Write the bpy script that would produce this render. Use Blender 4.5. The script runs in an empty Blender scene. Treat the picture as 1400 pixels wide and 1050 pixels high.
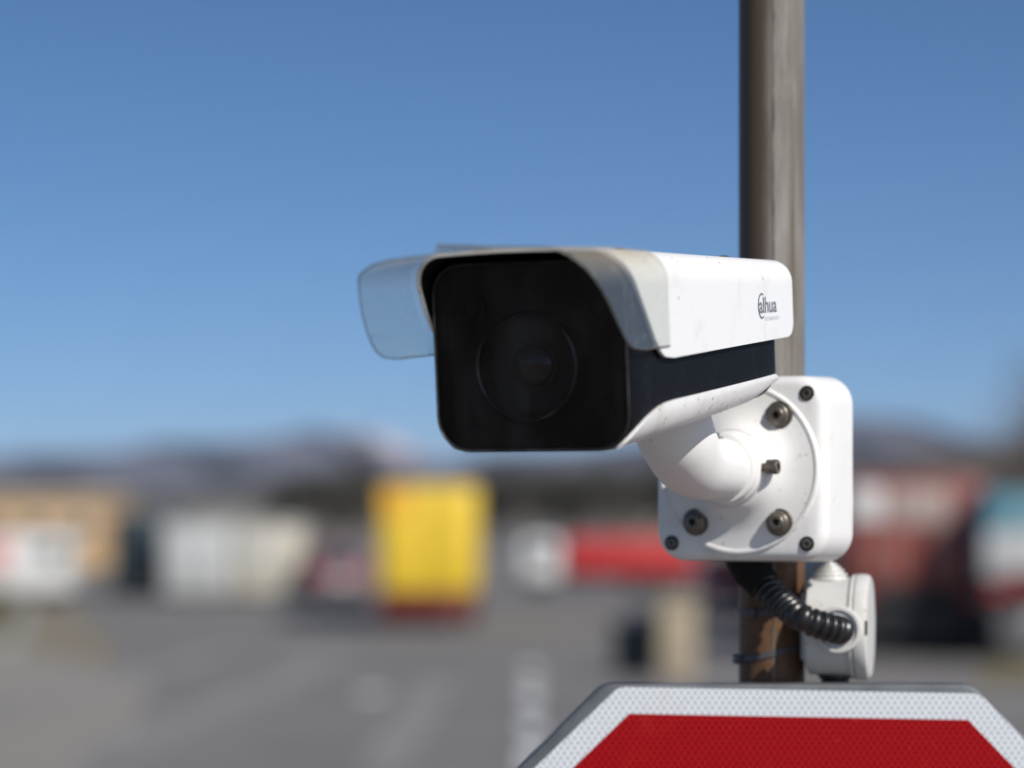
import bpy, bmesh, math, random
from mathutils import Vector, Matrix, noise
R = math.radians
random.seed(7)
sc = bpy.context.scene
COL = sc.collection

# ------------------------------------------------------------------ camera, sky, sun, exposure
EYE = 2.8
FPX = 4000.0            # focal length in pixels of a 1400 px wide frame
cam_d = bpy.data.cameras.new('camera')
cam = bpy.data.objects.new('camera', cam_d)
COL.objects.link(cam)
cam.location = (0, 0, EYE)
cam.rotation_euler = (R(90), 0, 0)
cam_d.sensor_width = 36.0
cam_d.lens = 36.0 * FPX / 1400.0
cam_d.shift_y = 165.0 / 1400.0
cam_d.clip_start = 0.05
cam_d.clip_end = 40000
cam_d.dof.use_dof = True
cam_d.dof.focus_distance = 1.93
cam_d.dof.aperture_fstop = 3.65
cam_d.dof.aperture_blades = 0
sc.camera = cam

SUN_EL, SUN_AZ = 37.0, 40.0     # azimuth measured from behind the viewer towards the right
sd = Vector((math.sin(R(SUN_AZ)) * math.cos(R(SUN_EL)), -math.cos(R(SUN_AZ)) * math.cos(R(SUN_EL)), math.sin(R(SUN_EL))))
world = bpy.data.worlds.new('World'); sc.world = world; world.use_nodes = True
wn = world.node_tree.nodes; wl = world.node_tree.links
sky = wn.new('ShaderNodeTexSky'); sky.sky_type = 'NISHITA'; sky.sun_disc = False
sky.sun_elevation = R(SUN_EL); sky.sun_rotation = R(180 - SUN_AZ)
sky.altitude = 1500; sky.air_density = 1.0; sky.dust_density = 2.5; sky.ozone_density = 3.5
wn['Background'].inputs['Strength'].default_value = 0.108
tcw = wn.new('ShaderNodeTexCoord'); mpw = wn.new('ShaderNodeMapping'); mpw.inputs['Scale'].default_value = (1, 1, 1.6); mpw.inputs['Location'].default_value = (0, 0, .075)
wl.new(tcw.outputs['Generated'], mpw.inputs[0]); wl.new(mpw.outputs[0], sky.inputs[0])
hsw = wn.new('ShaderNodeHueSaturation'); hsw.inputs['Saturation'].default_value = 1.17; hsw.inputs['Hue'].default_value = 0.5
wl.new(sky.outputs[0], hsw.inputs['Color']); wl.new(hsw.outputs[0], wn['Background'].inputs[0])
sun_d = bpy.data.lights.new('sun', 'SUN'); sun = bpy.data.objects.new('sun', sun_d); COL.objects.link(sun)
sun_d.energy = 4.6; sun_d.angle = R(0.5); sun_d.color = (1.0, 0.955, 0.89)
sun.rotation_euler = sd.to_track_quat('Z', 'Y').to_euler(); sun.location = (0, 0, 30)
sc.view_settings.view_transform = 'Standard'; sc.view_settings.look = 'None'
sc.view_settings.exposure = 0.0; sc.view_settings.gamma = 1.0; sc.view_settings.use_curve_mapping = False

# ------------------------------------------------------------------ materials
def new_mat(name):
    m = bpy.data.materials.new(name); m.use_nodes = True
    return m, m.node_tree.nodes, m.node_tree.links, m.node_tree.nodes['Principled BSDF']
def mth(n, l, op, a, b=None, c=None):
    k = n.new('ShaderNodeMath'); k.operation = op
    for i, v in enumerate((a, b, c)):
        if v is None: continue
        if isinstance(v, (int, float)): k.inputs[i].default_value = v
        else: l.new(v, k.inputs[i])
    return k.outputs[0]
def tex(n, l, scale, detail=4, rough=.55, sc3=(1, 1, 1), loc=(0, 0, 0)):
    tc = n.new('ShaderNodeTexCoord'); mp = n.new('ShaderNodeMapping'); t = n.new('ShaderNodeTexNoise')
    mp.inputs['Scale'].default_value = sc3; mp.inputs['Location'].default_value = loc
    l.new(tc.outputs['Object'], mp.inputs[0]); l.new(mp.outputs[0], t.inputs['Vector'])
    t.inputs['Scale'].default_value = scale; t.inputs['Detail'].default_value = detail; t.inputs['Roughness'].default_value = rough
    return t.outputs['Fac']
def ramp(n, l, fac, lo, hi, smooth=False):
    k = n.new('ShaderNodeMapRange'); k.inputs['From Min'].default_value = lo; k.inputs['From Max'].default_value = hi
    if smooth: k.interpolation_type = 'SMOOTHSTEP'
    l.new(fac, k.inputs['Value']); return k.outputs['Result']
def mixc(n, l, fac, a, b):
    k = n.new('ShaderNodeMix'); k.data_type = 'RGBA'
    if isinstance(fac, (int, float)): k.inputs['Factor'].default_value = fac
    else: l.new(fac, k.inputs['Factor'])
    for i, v in ((6, a), (7, b)):
        if isinstance(v, tuple): k.inputs[i].default_value = (*v, 1)
        else: l.new(v, k.inputs[i])
    return k.outputs[2]
def bump(n, l, p, h, strength=.2, dist=.001):
    b = n.new('ShaderNodeBump'); b.inputs['Strength'].default_value = strength; b.inputs['Distance'].default_value = dist
    l.new(h, b.inputs['Height']); l.new(b.outputs[0], p.inputs['Normal'])
def simple(name, col, rough=.6, metal=0, var=.25, scale=3, col2=None, spec=.5):
    m, n, l, p = new_mat(name)
    c2 = col2 or tuple(c * (1 - var) for c in col)
    l.new(mixc(n, l, ramp(n, l, tex(n, l, scale), .35, .65), c2, col), p.inputs['Base Color'])
    p.inputs['Roughness'].default_value = rough; p.inputs['Metallic'].default_value = metal
    p.inputs['Specular IOR Level'].default_value = spec
    return m
def painted(name, col, dirt, specks=.55, rough=.38):
    """powder coated metal: fine orange peel, grime clouds, tiny fly specks"""
    m, n, l, p = new_mat(name)
    cloud = ramp(n, l, tex(n, l, 18, 6, .65), .50, .78, True)
    c = mixc(n, l, mth(n, l, 'MULTIPLY', cloud, .46), col, dirt)
    fine = ramp(n, l, tex(n, l, 420, 4, .7), .60, .74)
    c = mixc(n, l, mth(n, l, 'MULTIPLY', fine, .22), c, dirt)
    streak = ramp(n, l, tex(n, l, 60, 3, .6, (1, 1, .18)), .60, .80, True)
    c = mixc(n, l, mth(n, l, 'MULTIPLY', streak, .28), c, dirt)
    v = n.new('ShaderNodeTexVoronoi'); tc = n.new('ShaderNodeTexCoord'); l.new(tc.outputs['Object'], v.inputs['Vector'])
    v.inputs['Scale'].default_value = 185
    dot = ramp(n, l, v.outputs['Distance'], .26, .14)
    pick = ramp(n, l, tex(n, l, 130, 2, .5), .54, .60)
    pick2 = ramp(n, l, tex(n, l, 20, 3, .5), .46, .56)
    dots = mth(n, l, 'MULTIPLY', mth(n, l, 'MULTIPLY', dot, pick), pick2)
    c = mixc(n, l, mth(n, l, 'MULTIPLY', dots, specks), c, (.10, .085, .07))
    l.new(c, p.inputs['Base Color'])
    l.new(mth(n, l, 'MULTIPLY_ADD', cloud, .25, rough), p.inputs['Roughness'])
    bump(n, l, p, tex(n, l, 900, 2), .10, .0004)
    return m
M = {}
M['white'] = painted('white_paint', (.84, .835, .82), (.46, .40, .33), .85)
M['box_white'] = painted('box_white_paint', (.80, .79, .77), (.50, .43, .36), .5)
M['pvc'] = painted('grey_pvc', (.61, .60, .57), (.38, .33, .27), .5, .45)
M['black'] = painted('black_housing', (.014, .015, .020), (.10, .095, .09), .0, .42)
def black_dusty():
    m, n, l, p = new_mat('black_housing_dusty')
    a = ramp(n, l, tex(n, l, 45, 6, .7), .45, .85, True)
    b = ramp(n, l, tex(n, l, 420, 3, .6), .62, .74, True)
    c = mixc(n, l, mth(n, l, 'MULTIPLY', a, .35), (.004, .0042, .006), (.030, .030, .034))
    c = mixc(n, l, mth(n, l, 'MULTIPLY', b, .25), c, (.13, .12, .11))
    l.new(c, p.inputs['Base Color']); p.inputs['Roughness'].default_value = .55
    p.inputs['Specular IOR Level'].default_value = .12
    return m
M['black'] = black_dusty()
M['inner'] = simple('matt_black_inside', (.006, .006, .007), .6, 0, .2, 20, spec=.2)
M['rubber'] = simple('black_rubber', (.012, .012, .013), .34, 0, .4, 60, spec=.6)
M['sleeve_black'] = simple('matt_black_sleeve', (.008, .008, .008), .7, 0, .3, 60, spec=.2)
M['steel'] = simple('screw_steel', (.20, .175, .145), .40, .7, .35, 300)
M['steel_dark'] = simple('screw_socket', (.03, .028, .026), .5, .6, .35, 300)
M['print'] = simple('grey_print', (.22, .23, .27), .5, 0, .3, 500)
M['print_faint'] = simple('faint_print', (.62, .63, .66), .5, 0, .1, 500)
M['tie'] = simple('tie_plastic', (.085, .082, .09), .45, 0, .3, 200)
M['aluminium'] = simple('sign_backing', (.155, .165, .175), .5, .35, .4, 30)
M['bezel'] = simple('edge_grey', (.16, .15, .15), .35, .4, .8, 70)
M['bright_ring'] = simple('polished_ring', (.085, .085, .095), .22, .9, .9, 26)
M['barrel'] = simple('lens_barrel_black', (.010, .011, .013), .45, 0, .1, 5, spec=.3)
M['lens'] = simple('lens_coating', (.004, .006, .010), .12, 0, .2, 10, spec=.8)
def glass_mat():
    m, n, l, p = new_mat('tinted_glass')
    out = n['Material Output']; tr = n.new('ShaderNodeBsdfTransparent'); tr.inputs[0].default_value = (.74, .73, .74, 1)
    gl = n.new('ShaderNodeBsdfGlossy'); gl.inputs['Roughness'].default_value = .04; gl.inputs[0].default_value = (.75, .75, .8, 1)
    fr = n.new('ShaderNodeFresnel'); fr.inputs[0].default_value = 1.24
    dd = n.new('ShaderNodeBsdfDiffuse'); dd.inputs[0].default_value = (.45, .48, .52, 1); md = n.new('ShaderNodeMixShader')
    pale_streak = ramp(n, l, tex(n, l, 16, 5, .6, (1.6, 1, .5), (2, 0, 1)), .42, .80, True)  # dust film whose pale streaks stand in for faint reflections on the glass
    l.new(mth(n, l, 'MULTIPLY_ADD', pale_streak, .030, .002), md.inputs[0]); l.new(tr.outputs[0], md.inputs[1]); l.new(dd.outputs[0], md.inputs[2])
    ms = n.new('ShaderNodeMixShader'); l.new(fr.outputs[0], ms.inputs[0]); l.new(md.outputs[0], ms.inputs[1]); l.new(gl.outputs[0], ms.inputs[2])
    l.new(ms.outputs[0], out.inputs[0]); return m
M['glass'] = glass_mat()
def visor_mat():
    """clear plastic sheet gone cloudy: mostly see-through, a little scattering, yellow grime near the top"""
    m, n, l, p = new_mat('cloudy_clear_plastic')
    out = n['Material Output']
    tr = n.new('ShaderNodeBsdfTransparent'); tr.inputs[0].default_value = (.992, .988, .965, 1)
    df = n.new('ShaderNodeBsdfDiffuse'); tl = n.new('ShaderNodeBsdfTranslucent')
    tc = n.new('ShaderNodeTexCoord'); sep = n.new('ShaderNodeSeparateXYZ'); l.new(tc.outputs['Object'], sep.inputs[0])
    top = ramp(n, l, sep.outputs['Z'], .092, .116, True)
    cl = ramp(n, l, tex(n, l, 35, 5, .7), .35, .75)
    grime = mth(n, l, 'MULTIPLY', top, mth(n, l, 'MULTIPLY_ADD', cl, .6, .5))
    c = mixc(n, l, grime, (.74, .78, .80), (.62, .53, .38))
    l.new(c, df.inputs[0]); l.new(c, tl.inputs[0])
    m1 = n.new('ShaderNodeMixShader'); m1.inputs[0].default_value = .5; l.new(df.outputs[0], m1.inputs[1]); l.new(tl.outputs[0], m1.inputs[2])
    gl = n.new('ShaderNodeBsdfGlossy'); gl.inputs['Roughness'].default_value = .12
    fr = n.new('ShaderNodeFresnel'); fr.inputs[0].default_value = 1.4
    v = n.new('ShaderNodeTexVoronoi'); l.new(tc.outputs['Object'], v.inputs['Vector']); v.inputs['Scale'].default_value = 330
    dot = mth(n, l, 'MULTIPLY', ramp(n, l, v.outputs['Distance'], .34, .20), ramp(n, l, tex(n, l, 60, 3, .6), .57, .62))
    fac = mth(n, l, 'ADD', mth(n, l, 'MULTIPLY_ADD', grime, .26, .055), mth(n, l, 'MULTIPLY', dot, .35)); 
    m2 = n.new('ShaderNodeMixShader'); l.new(fac, m2.inputs[0]); l.new(tr.outputs[0], m2.inputs[1]); l.new(m1.outputs[0], m2.inputs[2])
    m3 = n.new('ShaderNodeMixShader'); l.new(mth(n, l, 'MULTIPLY', fr.outputs[0], .22), m3.inputs[0]); l.new(m2.outputs[0], m3.inputs[1]); l.new(gl.outputs[0], m3.inputs[2])
    l.new(m3.outputs[0], out.inputs[0]); return m
M['visor'] = visor_mat()
def pole_mat():
    m, n, l, p = new_mat('weathered_steel_pole')
    a = ramp(n, l, tex(n, l, 30, 5, .65, (1, 1, .12)), .32, .70, True)
    c = mixc(n, l, a, (.14, .125, .105), (.30, .285, .262))
    pt = ramp(n, l, tex(n, l, 26, 6, .7, (1, 1, .5), (3, 1, 7)), .56, .70, True)
    c = mixc(n, l, mth(n, l, 'MULTIPLY', pt, .25), c, (.36, .34, .30))
    ln = ramp(n, l, tex(n, l, 160, 3, .6, (1, 1, .02)), .55, .75, True)
    c = mixc(n, l, mth(n, l, 'MULTIPLY', ln, .75), c, (.10, .075, .05))
    tc = n.new('ShaderNodeTexCoord'); sep = n.new('ShaderNodeSeparateXYZ'); l.new(tc.outputs['Object'], sep.inputs[0])
    # left of the weld seam: rust brown, darkened to put the pole's shade into colour
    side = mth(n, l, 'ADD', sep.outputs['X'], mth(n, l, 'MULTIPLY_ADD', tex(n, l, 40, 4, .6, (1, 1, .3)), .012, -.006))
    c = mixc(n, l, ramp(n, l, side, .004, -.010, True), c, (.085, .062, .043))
    hz = mth(n, l, 'ADD', sep.outputs['Z'], mth(n, l, 'MULTIPLY', tex(n, l, 25, 4), .05))
    rust = ramp(n, l, hz, 2.83, 2.78, True)
    rc = mixc(n, l, tex(n, l, 120, 5, .7), (.040, .022, .012), (.21, .110, .056))
    c = mixc(n, l, rust, c, rc)
    l.new(c, p.inputs['Base Color']); p.inputs['Metallic'].default_value = .0; p.inputs['Specular IOR Level'].default_value = .3
    l.new(mth(n, l, 'MULTIPLY_ADD', a, -.12, .56), p.inputs['Roughness'])
    bump(n, l, p, tex(n, l, 300, 5, .7, (1, 1, .3)), .35, .0006)
    return m
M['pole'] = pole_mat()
M['weld'] = simple('weld_seam_metal', (.27, .23, .18), .45, .3, .7, 40)
def reflective(name, cell, line, dirt):
    """retro-reflective sheeting: honeycomb of small round cells"""
    m, n, l, p = new_mat(name)
    tc = n.new('ShaderNodeTexCoord'); sep = n.new('ShaderNodeSeparateXYZ'); l.new(tc.outputs['Object'], sep.inputs[0])
    P, Q = .0050, .0073
    def d(off):
        fx = mth(n, l, 'MULTIPLY', mth(n, l, 'SUBTRACT', mth(n, l, 'FRACT', mth(n, l, 'ADD', mth(n, l, 'DIVIDE', sep.outputs['X'], P), off)), .5), P)
        fz = mth(n, l, 'MULTIPLY', mth(n, l, 'SUBTRACT', mth(n, l, 'FRACT', mth(n, l, 'ADD', mth(n, l, 'DIVIDE', sep.outputs['Z'], Q), off)), .5), Q)
        return mth(n, l, 'SQRT', mth(n, l, 'ADD', mth(n, l, 'MULTIPLY', fx, fx), mth(n, l, 'MULTIPLY', fz, fz)))
    dist = mth(n, l, 'MINIMUM', d(10.0), d(10.5))
    ring = ramp(n, l, dist, .0016, .0022, True)
    soft = mth(n, l, 'MULTIPLY', ring, mth(n, l, 'MULTIPLY_ADD', tex(n, l, 160, 4, .6), .8, .45))
    c = mixc(n, l, soft, cell, line)
    g = ramp(n, l, tex(n, l, 14, 6, .7), .55, .75, True)
    c = mixc(n, l, mth(n, l, 'MULTIPLY', g, .35), c, dirt)
    sp = ramp(n, l, tex(n, l, 210, 2, .5), .72, .76)
    c = mixc(n, l, mth(n, l, 'MULTIPLY', sp, .6), c, dirt)
    l.new(c, p.inputs['Base Color']); p.inputs['Roughness'].default_value = .5; p.inputs['Specular IOR Level'].default_value = .12
    bump(n, l, p, ring, .15, .0002)
    return m
M['sheet_white'] = reflective('white_reflective_sheet', (.45, .48, .52), (.76, .78, .79), (.50, .46, .40))
M['sheet_red'] = reflective('red_reflective_sheet', (.225, .0004, .002), (.36, .007, .012), (.40, .03, .02))

# ------------------------------------------------------------------ mesh helpers
def link(name, verts, faces, mat, parent=None, smooth=35):
    me = bpy.data.meshes.new(name); me.from_pydata([tuple(v) for v in verts], [], faces)
    return finish(name, me, mat, parent, smooth)
def finish(name, me, mat, parent=None, smooth=35):
    bm = bmesh.new(); bm.from_mesh(me); bmesh.ops.recalc_face_normals(bm, faces=bm.faces); bm.to_mesh(me); bm.free()
    if mat is not None: me.materials.append(mat)
    if smooth:
        for f in me.polygons: f.use_smooth = True
        me.set_sharp_from_angle(angle=R(smooth))
    o = bpy.data.objects.new(name, me); COL.objects.link(o)
    if parent is not None: o.parent = parent
    return o
def tag(o, label=None, cat=None, group=None, kind=None):
    if label: o['label'] = label
    if cat: o['category'] = cat
    if group: o['group'] = group
    if kind: o['kind'] = kind
    return o
def empty(name, loc=(0, 0, 0), rot=(0, 0, 0), mat=None):
    o = bpy.data.objects.new(name, None); COL.objects.link(o); o.empty_display_size = .05
    if mat is not None: o.matrix_world = mat
    else: o.location = loc; o.rotation_euler = rot
    return o
class MB:
    def __init__(s): s.v = []; s.f = []
    def add(s, v, f):
        k = len(s.v); s.v += [tuple(x) for x in v]; s.f += [tuple(i + k for i in q) for q in f]; return s
    def box(s, x0, x1, y0, y1, z0, z1):
        v = [(x, y, z) for z in (z0, z1) for y in (y0, y1) for x in (x0, x1)]
        return s.add(v, [(0, 2, 3, 1), (4, 5, 7, 6), (0, 1, 5, 4), (2, 6, 7, 3), (0, 4, 6, 2), (1, 3, 7, 5)])
    def build(s, name, mat, parent=None, smooth=35, bevel=0, seg=2):
        o = link(name, s.v, s.f, mat, parent, 0 if bevel else smooth)
        if bevel:
            bm = bmesh.new(); bm.from_mesh(o.data)
            bmesh.ops.bevel(bm, geom=bm.edges[:], offset=bevel, segments=seg, profile=.5, affect='EDGES', clamp_overlap=True)
            bm.to_mesh(o.data); bm.free()
            for f in o.data.polygons: f.use_smooth = True
            o.data.set_sharp_from_angle(angle=R(40))
        return o
def frame_of(axis):
    a = Vector(axis).normalized(); t = Vector((0, 0, 1)) if abs(a.z) < .9 else Vector((1, 0, 0))
    x = t.cross(a).normalized(); y = a.cross(x); return a, x, y
def lathe(prof, origin=(0, 0, 0), axis=(0, 0, 1), seg=40, mb=None, cap=True):
    """prof: list of (radius, height along axis)"""
    a, x, y = frame_of(axis); o = Vector(origin); v = []; f = []
    for r, h in prof:
        for i in range(seg):
            th = 2 * math.pi * i / seg
            v.append(o + a * h + (x * math.cos(th) + y * math.sin(th)) * r)
    for k in range(len(prof) - 1):
        for i in range(seg):
            j = (i + 1) % seg; f.append((k * seg + i, k * seg + j, (k + 1) * seg + j, (k + 1) * seg + i))
    if cap and prof[0][0] > 1e-6: f.append(tuple(range(seg))[::-1])
    if cap and prof[-1][0] > 1e-6: f.append(tuple((len(prof) - 1) * seg + i for i in range(seg)))
    mb = mb or MB(); return mb.add(v, f)
def sweep(pts, rad, seg=24, mb=None, cap=True):
    """tube along points; rad is a number or a list"""
    pts = [Vector(p) for p in pts]; n = len(pts); v = []; f = []
    a, x, y = frame_of(pts[1] - pts[0])
    for k, p in enumerate(pts):
        t = (pts[min(k + 1, n - 1)] - pts[max(k - 1, 0)]).normalized()
        x = (x - t * x.dot(t)).normalized(); y = t.cross(x)
        r = rad[k] if isinstance(rad, (list, tuple)) else rad
        for i in range(seg):
            th = 2 * math.pi * i / seg; v.append(p + (x * math.cos(th) + y * math.sin(th)) * r)
    for k in range(n - 1):
        for i in range(seg):
            j = (i + 1) % seg; f.append((k * seg + i, k * seg + j, (k + 1) * seg + j, (k + 1) * seg + i))
    if cap: f.append(tuple(range(seg))[::-1]); f.append(tuple((n - 1) * seg + i for i in range(seg)))
    mb = mb or MB(); return mb.add(v, f)
def catmull(P, n=12):
    P = [Vector(p) for p in P]; Q = [2 * P[0] - P[1]] + P + [2 * P[-1] - P[-2]]; out = []
    for i in range(1, len(Q) - 2):
        for k in range(n):
            t = k / n; a, b, c, d = Q[i - 1:i + 3]
            out.append(.5 * ((2 * b) + (c - a) * t + (2 * a - 5 * b + 4 * c - d) * t * t + (3 * b - a - 3 * c + d) * t ** 3))
    out.append(P[-1]); return out
def interp(tab, x):
    if x <= tab[0][0]: return tab[0][1]
    for (x0, y0), (x1, y1) in zip(tab, tab[1:]):
        if x <= x1:
            return y0 + (y1 - y0) * (x - x0) / (x1 - x0)
    return tab[-1][1]
def at(px, py, d):
    """world point seen at pixel (px, py) of the 1400x1050 photograph, d metres away (used to lay things out)"""
    return Vector(((px - 700) / FPX * d, d, EYE + (690 - py) / FPX * d))
K = FPX / 2800.0         # background distances below are counted in units of K metres
def gx(px, d): return (px - 700) / 2800.0 * d

# ------------------------------------------------------------------ ground, road, hills
def asphalt(name, c0, c1, grit, patch=.35):
    m, n, l, p = new_mat(name)
    a = ramp(n, l, tex(n, l, .35, 5, .6), .35, .7, True); b = tex(n, l, 60, 3, .7)
    c = mixc(n, l, a, c0, c1); c = mixc(n, l, mth(n, l, 'MULTIPLY', ramp(n, l, b, .5, .8), .3), c, grit)
    l.new(c, p.inputs['Base Color']); p.inputs['Roughness'].default_value = .85; bump(n, l, p, b, .4, .01)
    return m
M['asphalt'] = asphalt('road_asphalt', (.160, .150, .138), (.21, .197, .180), (.17, .17, .17))
M['asphalt_old'] = asphalt('worn_asphalt', (.245, .222, .190), (.29, .262, .225), (.22, .21, .2))
M['earth'] = asphalt('dry_earth', (.19, .16, .11), (.26, .225, .155), (.30, .27, .2))
M['marking'] = simple('road_paint', (.80, .80, .78), .7, 0, .25, 8)
M['grass'] = simple('dry_grass', (.20, .17, .085), .9, 0, .4, 6)
M['kerb'] = simple('kerb_concrete', (.34, .33, .31), .85, 0, .25, 5)

def sheet(name, pts, z, mat):
    o = link(name, [(x, y * K, z) for x, y in pts], [tuple(range(len(pts)))], mat, None, 0); return o
g = sheet('ground', [(-9000, -200), (9000, -200), (9000, 11500), (-9000, 11500)], 0.0, M['earth']); tag(g, kind='structure')
road = sheet('road', [(-4.3, -5), (14, -5), (14, 75), (9, 240), (-16, 240), (-17, 75), (-7.2, 38)], .004, M['asphalt']); tag(road, kind='structure')
lane = sheet('side_road', [(-30, 30.5), (-9.0, 38.5), (-5.8, 33), (-4.5, 24), (-4.5, 8), (-30, 8)], .008, M['asphalt_old']); tag(lane, kind='structure')
def strip(mb, x0, y0, x1, y1, w, h=.004, z=.008):
    y0 *= K; y1 *= K
    d = Vector((x1 - x0, y1 - y0, 0)).normalized(); q = Vector((-d.y, d.x, 0)) * w / 2
    a = Vector((x0, y0, z)); b = Vector((x1, y1, z))
    v = [a - q, a + q, b + q, b - q]; v += [p + Vector((0, 0, h)) for p in v]
    mb.add(v, [(0, 1, 2, 3), (4, 7, 6, 5), (0, 4, 5, 1), (1, 5, 6, 2), (2, 6, 7, 3), (3, 7, 4, 0)])
wb = MB()
for (a0, d0, a1, d1, w_) in ((470, 38, 130, 22.5, .75), (330, 40, -40, 27, .6), (600, 33, 520, 21.5, .55)):
    strip(wb, gx(a0, d0), d0, gx(a1, d1), d1, w_, .002, .0065)
M['worn'] = simple('pale_worn_tarmac', (.27, .26, .245), .85, 0, .3, .8)
tag(wb.build('road_wear_bands', M['worn'], None, 0), kind='structure')
mk = MB()
for y0, y1 in ((21.6, 23.6), (25.0, 26.7), (28.6, 30.2), (31.0, 32.2), (34, 35.4)):
    strip(mk, gx(727, (y0 + y1) / 2), y0, gx(725, y1), y1, .24)
strip(mk, gx(509, 30.5), 29.8, gx(511, 30.5), 30.6, .34)
tag(mk.build('road_markings', M['marking'], None, 0), kind='structure')
dark_bands = MB()
for y in (25.0 - 1.1, 27.6): strip(dark_bands, gx(690, y), y, gx(1150, y), y + .1, .42, .003, .0045)
M['dark_bands'] = simple('dark_band', (.035, .035, .038), .7, 0, .3, 9)  # dark bands lying across the road
tag(dark_bands.build('road_dark_bands', M['dark_bands'], None, 0), kind='structure')
kb = MB()
strip(kb, -9.6, 39.5, -30, 31.8, .25, .13, .0); strip(kb, -9.6, 39.5, -17.3, 75, .25, .13, .0)
tag(kb.build('kerb', M['kerb'], None, 0), kind='structure')
strip2 = sheet('verge', [(-9.9, 40), (-30, 32.2), (-45, 75), (-17.5, 75)], .012, M['grass']); tag(strip2, kind='structure')

gv = sheet('right_verge', [(gx(1335, 31.5), 31.5), (gx(1600, 31.5), 31.5), (gx(1700, 36.5), 36.5), (gx(1350, 36.5), 36.5)], .014, M['grass']); tag(gv, kind='structure')
def ridge(name, Y, depth, pts, mat, amp, nx=260, ny=14, seed=0.0):
    """a range of hills: real terrain with a front slope, crest and back slope"""
    x0, x1 = pts[0][0], pts[-1][0]; v = []; f = []
    for j in range(ny):
        q = j / (ny - 1); y = Y - depth / 2 + depth * q
        prof = math.sin(math.pi * min(1, q * 1.0)) ** .8
        for i in range(nx):
            px = x0 + (x1 - x0) * i / (nx - 1); X = (px - 700) / 2800.0 * Y
            crest = EYE + (690 - interp(pts, px)) / 2800.0 * Y
            k = noise.fractal(Vector((X / Y * 14, q * 5 + seed, seed)), 1.0, 2.1, 6) * amp
            h = (crest + k) * prof if 0 < q < 1 else -2
            v.append((X, K * y + 0.03 * Y * math.sin(i * .21 + j), h if h > -2 else -2))
    for j in range(ny - 1):
        for i in range(nx - 1):
            a = j * nx + i; f.append((a, a + 1, a + nx + 1, a + nx))
    o = link(name, v, f, mat, None, 60); tag(o, kind='structure'); return o
M['mtn'] = simple('mountain_rock', (.105, .106, .145), .95, 0, .3, .0025)
M['snow'] = simple('snowy_rock', (.85, .70, .69), .9, 0, .35, .006)
M['hill'] = simple('brown_hill', (.115, .106, .098), .95, 0, .35, .02)
ridge('snowy_mountain', 9200, 1500, [(300, 690), (380, 650), (440, 596), (480, 588), (515, 598), (545, 606), (585, 624), (620, 645), (700, 690)], M['snow'], 16, 160, seed=4.1)
ridge('mountains', 6400, 1600, [(-700, 650), (-200, 634), (0, 628), (100, 622), (200, 610), (330, 600), (410, 590), (460, 592), (500, 606), (545, 620), (585, 634), (610, 634), (660, 622), (720, 616), (800, 612), (1000, 592), (1100, 578), (1165, 566), (1215, 572), (1300, 596), (1400, 612), (2100, 640)], M['mtn'], 12, 420, seed=1.3)
ridge('hills', 1700, 700, [(-700, 655), (0, 654), (150, 666), (250, 668), (380, 652), (520, 646), (660, 652), (760, 636), (860, 640), (1000, 648), (1150, 640), (1250, 626), (1400, 600), (1600, 590), (2100, 610)], M['hill'], 3.5, 360, seed=8.2)

# ------------------------------------------------------------------ air
hz = MB().box(-8900, 8900, -190, 16200, -1, 330)
hm = bpy.data.materials.new('air'); hm.use_nodes = True
for nd in list(hm.node_tree.nodes):
    if nd.type == 'BSDF_PRINCIPLED': hm.node_tree.nodes.remove(nd)
pv = hm.node_tree.nodes.new('ShaderNodeVolumePrincipled'); pv.inputs['Color'].default_value = (.80, .88, 1, 1)
pv.inputs['Density'].default_value = 3.2e-5; pv.inputs['Anisotropy'].default_value = 0.0
hm.node_tree.links.new(pv.outputs[0], hm.node_tree.nodes['Material Output'].inputs['Volume'])
HAZE = hz.build('haze', hm, None, 0); tag(HAZE, kind='stuff')

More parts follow.
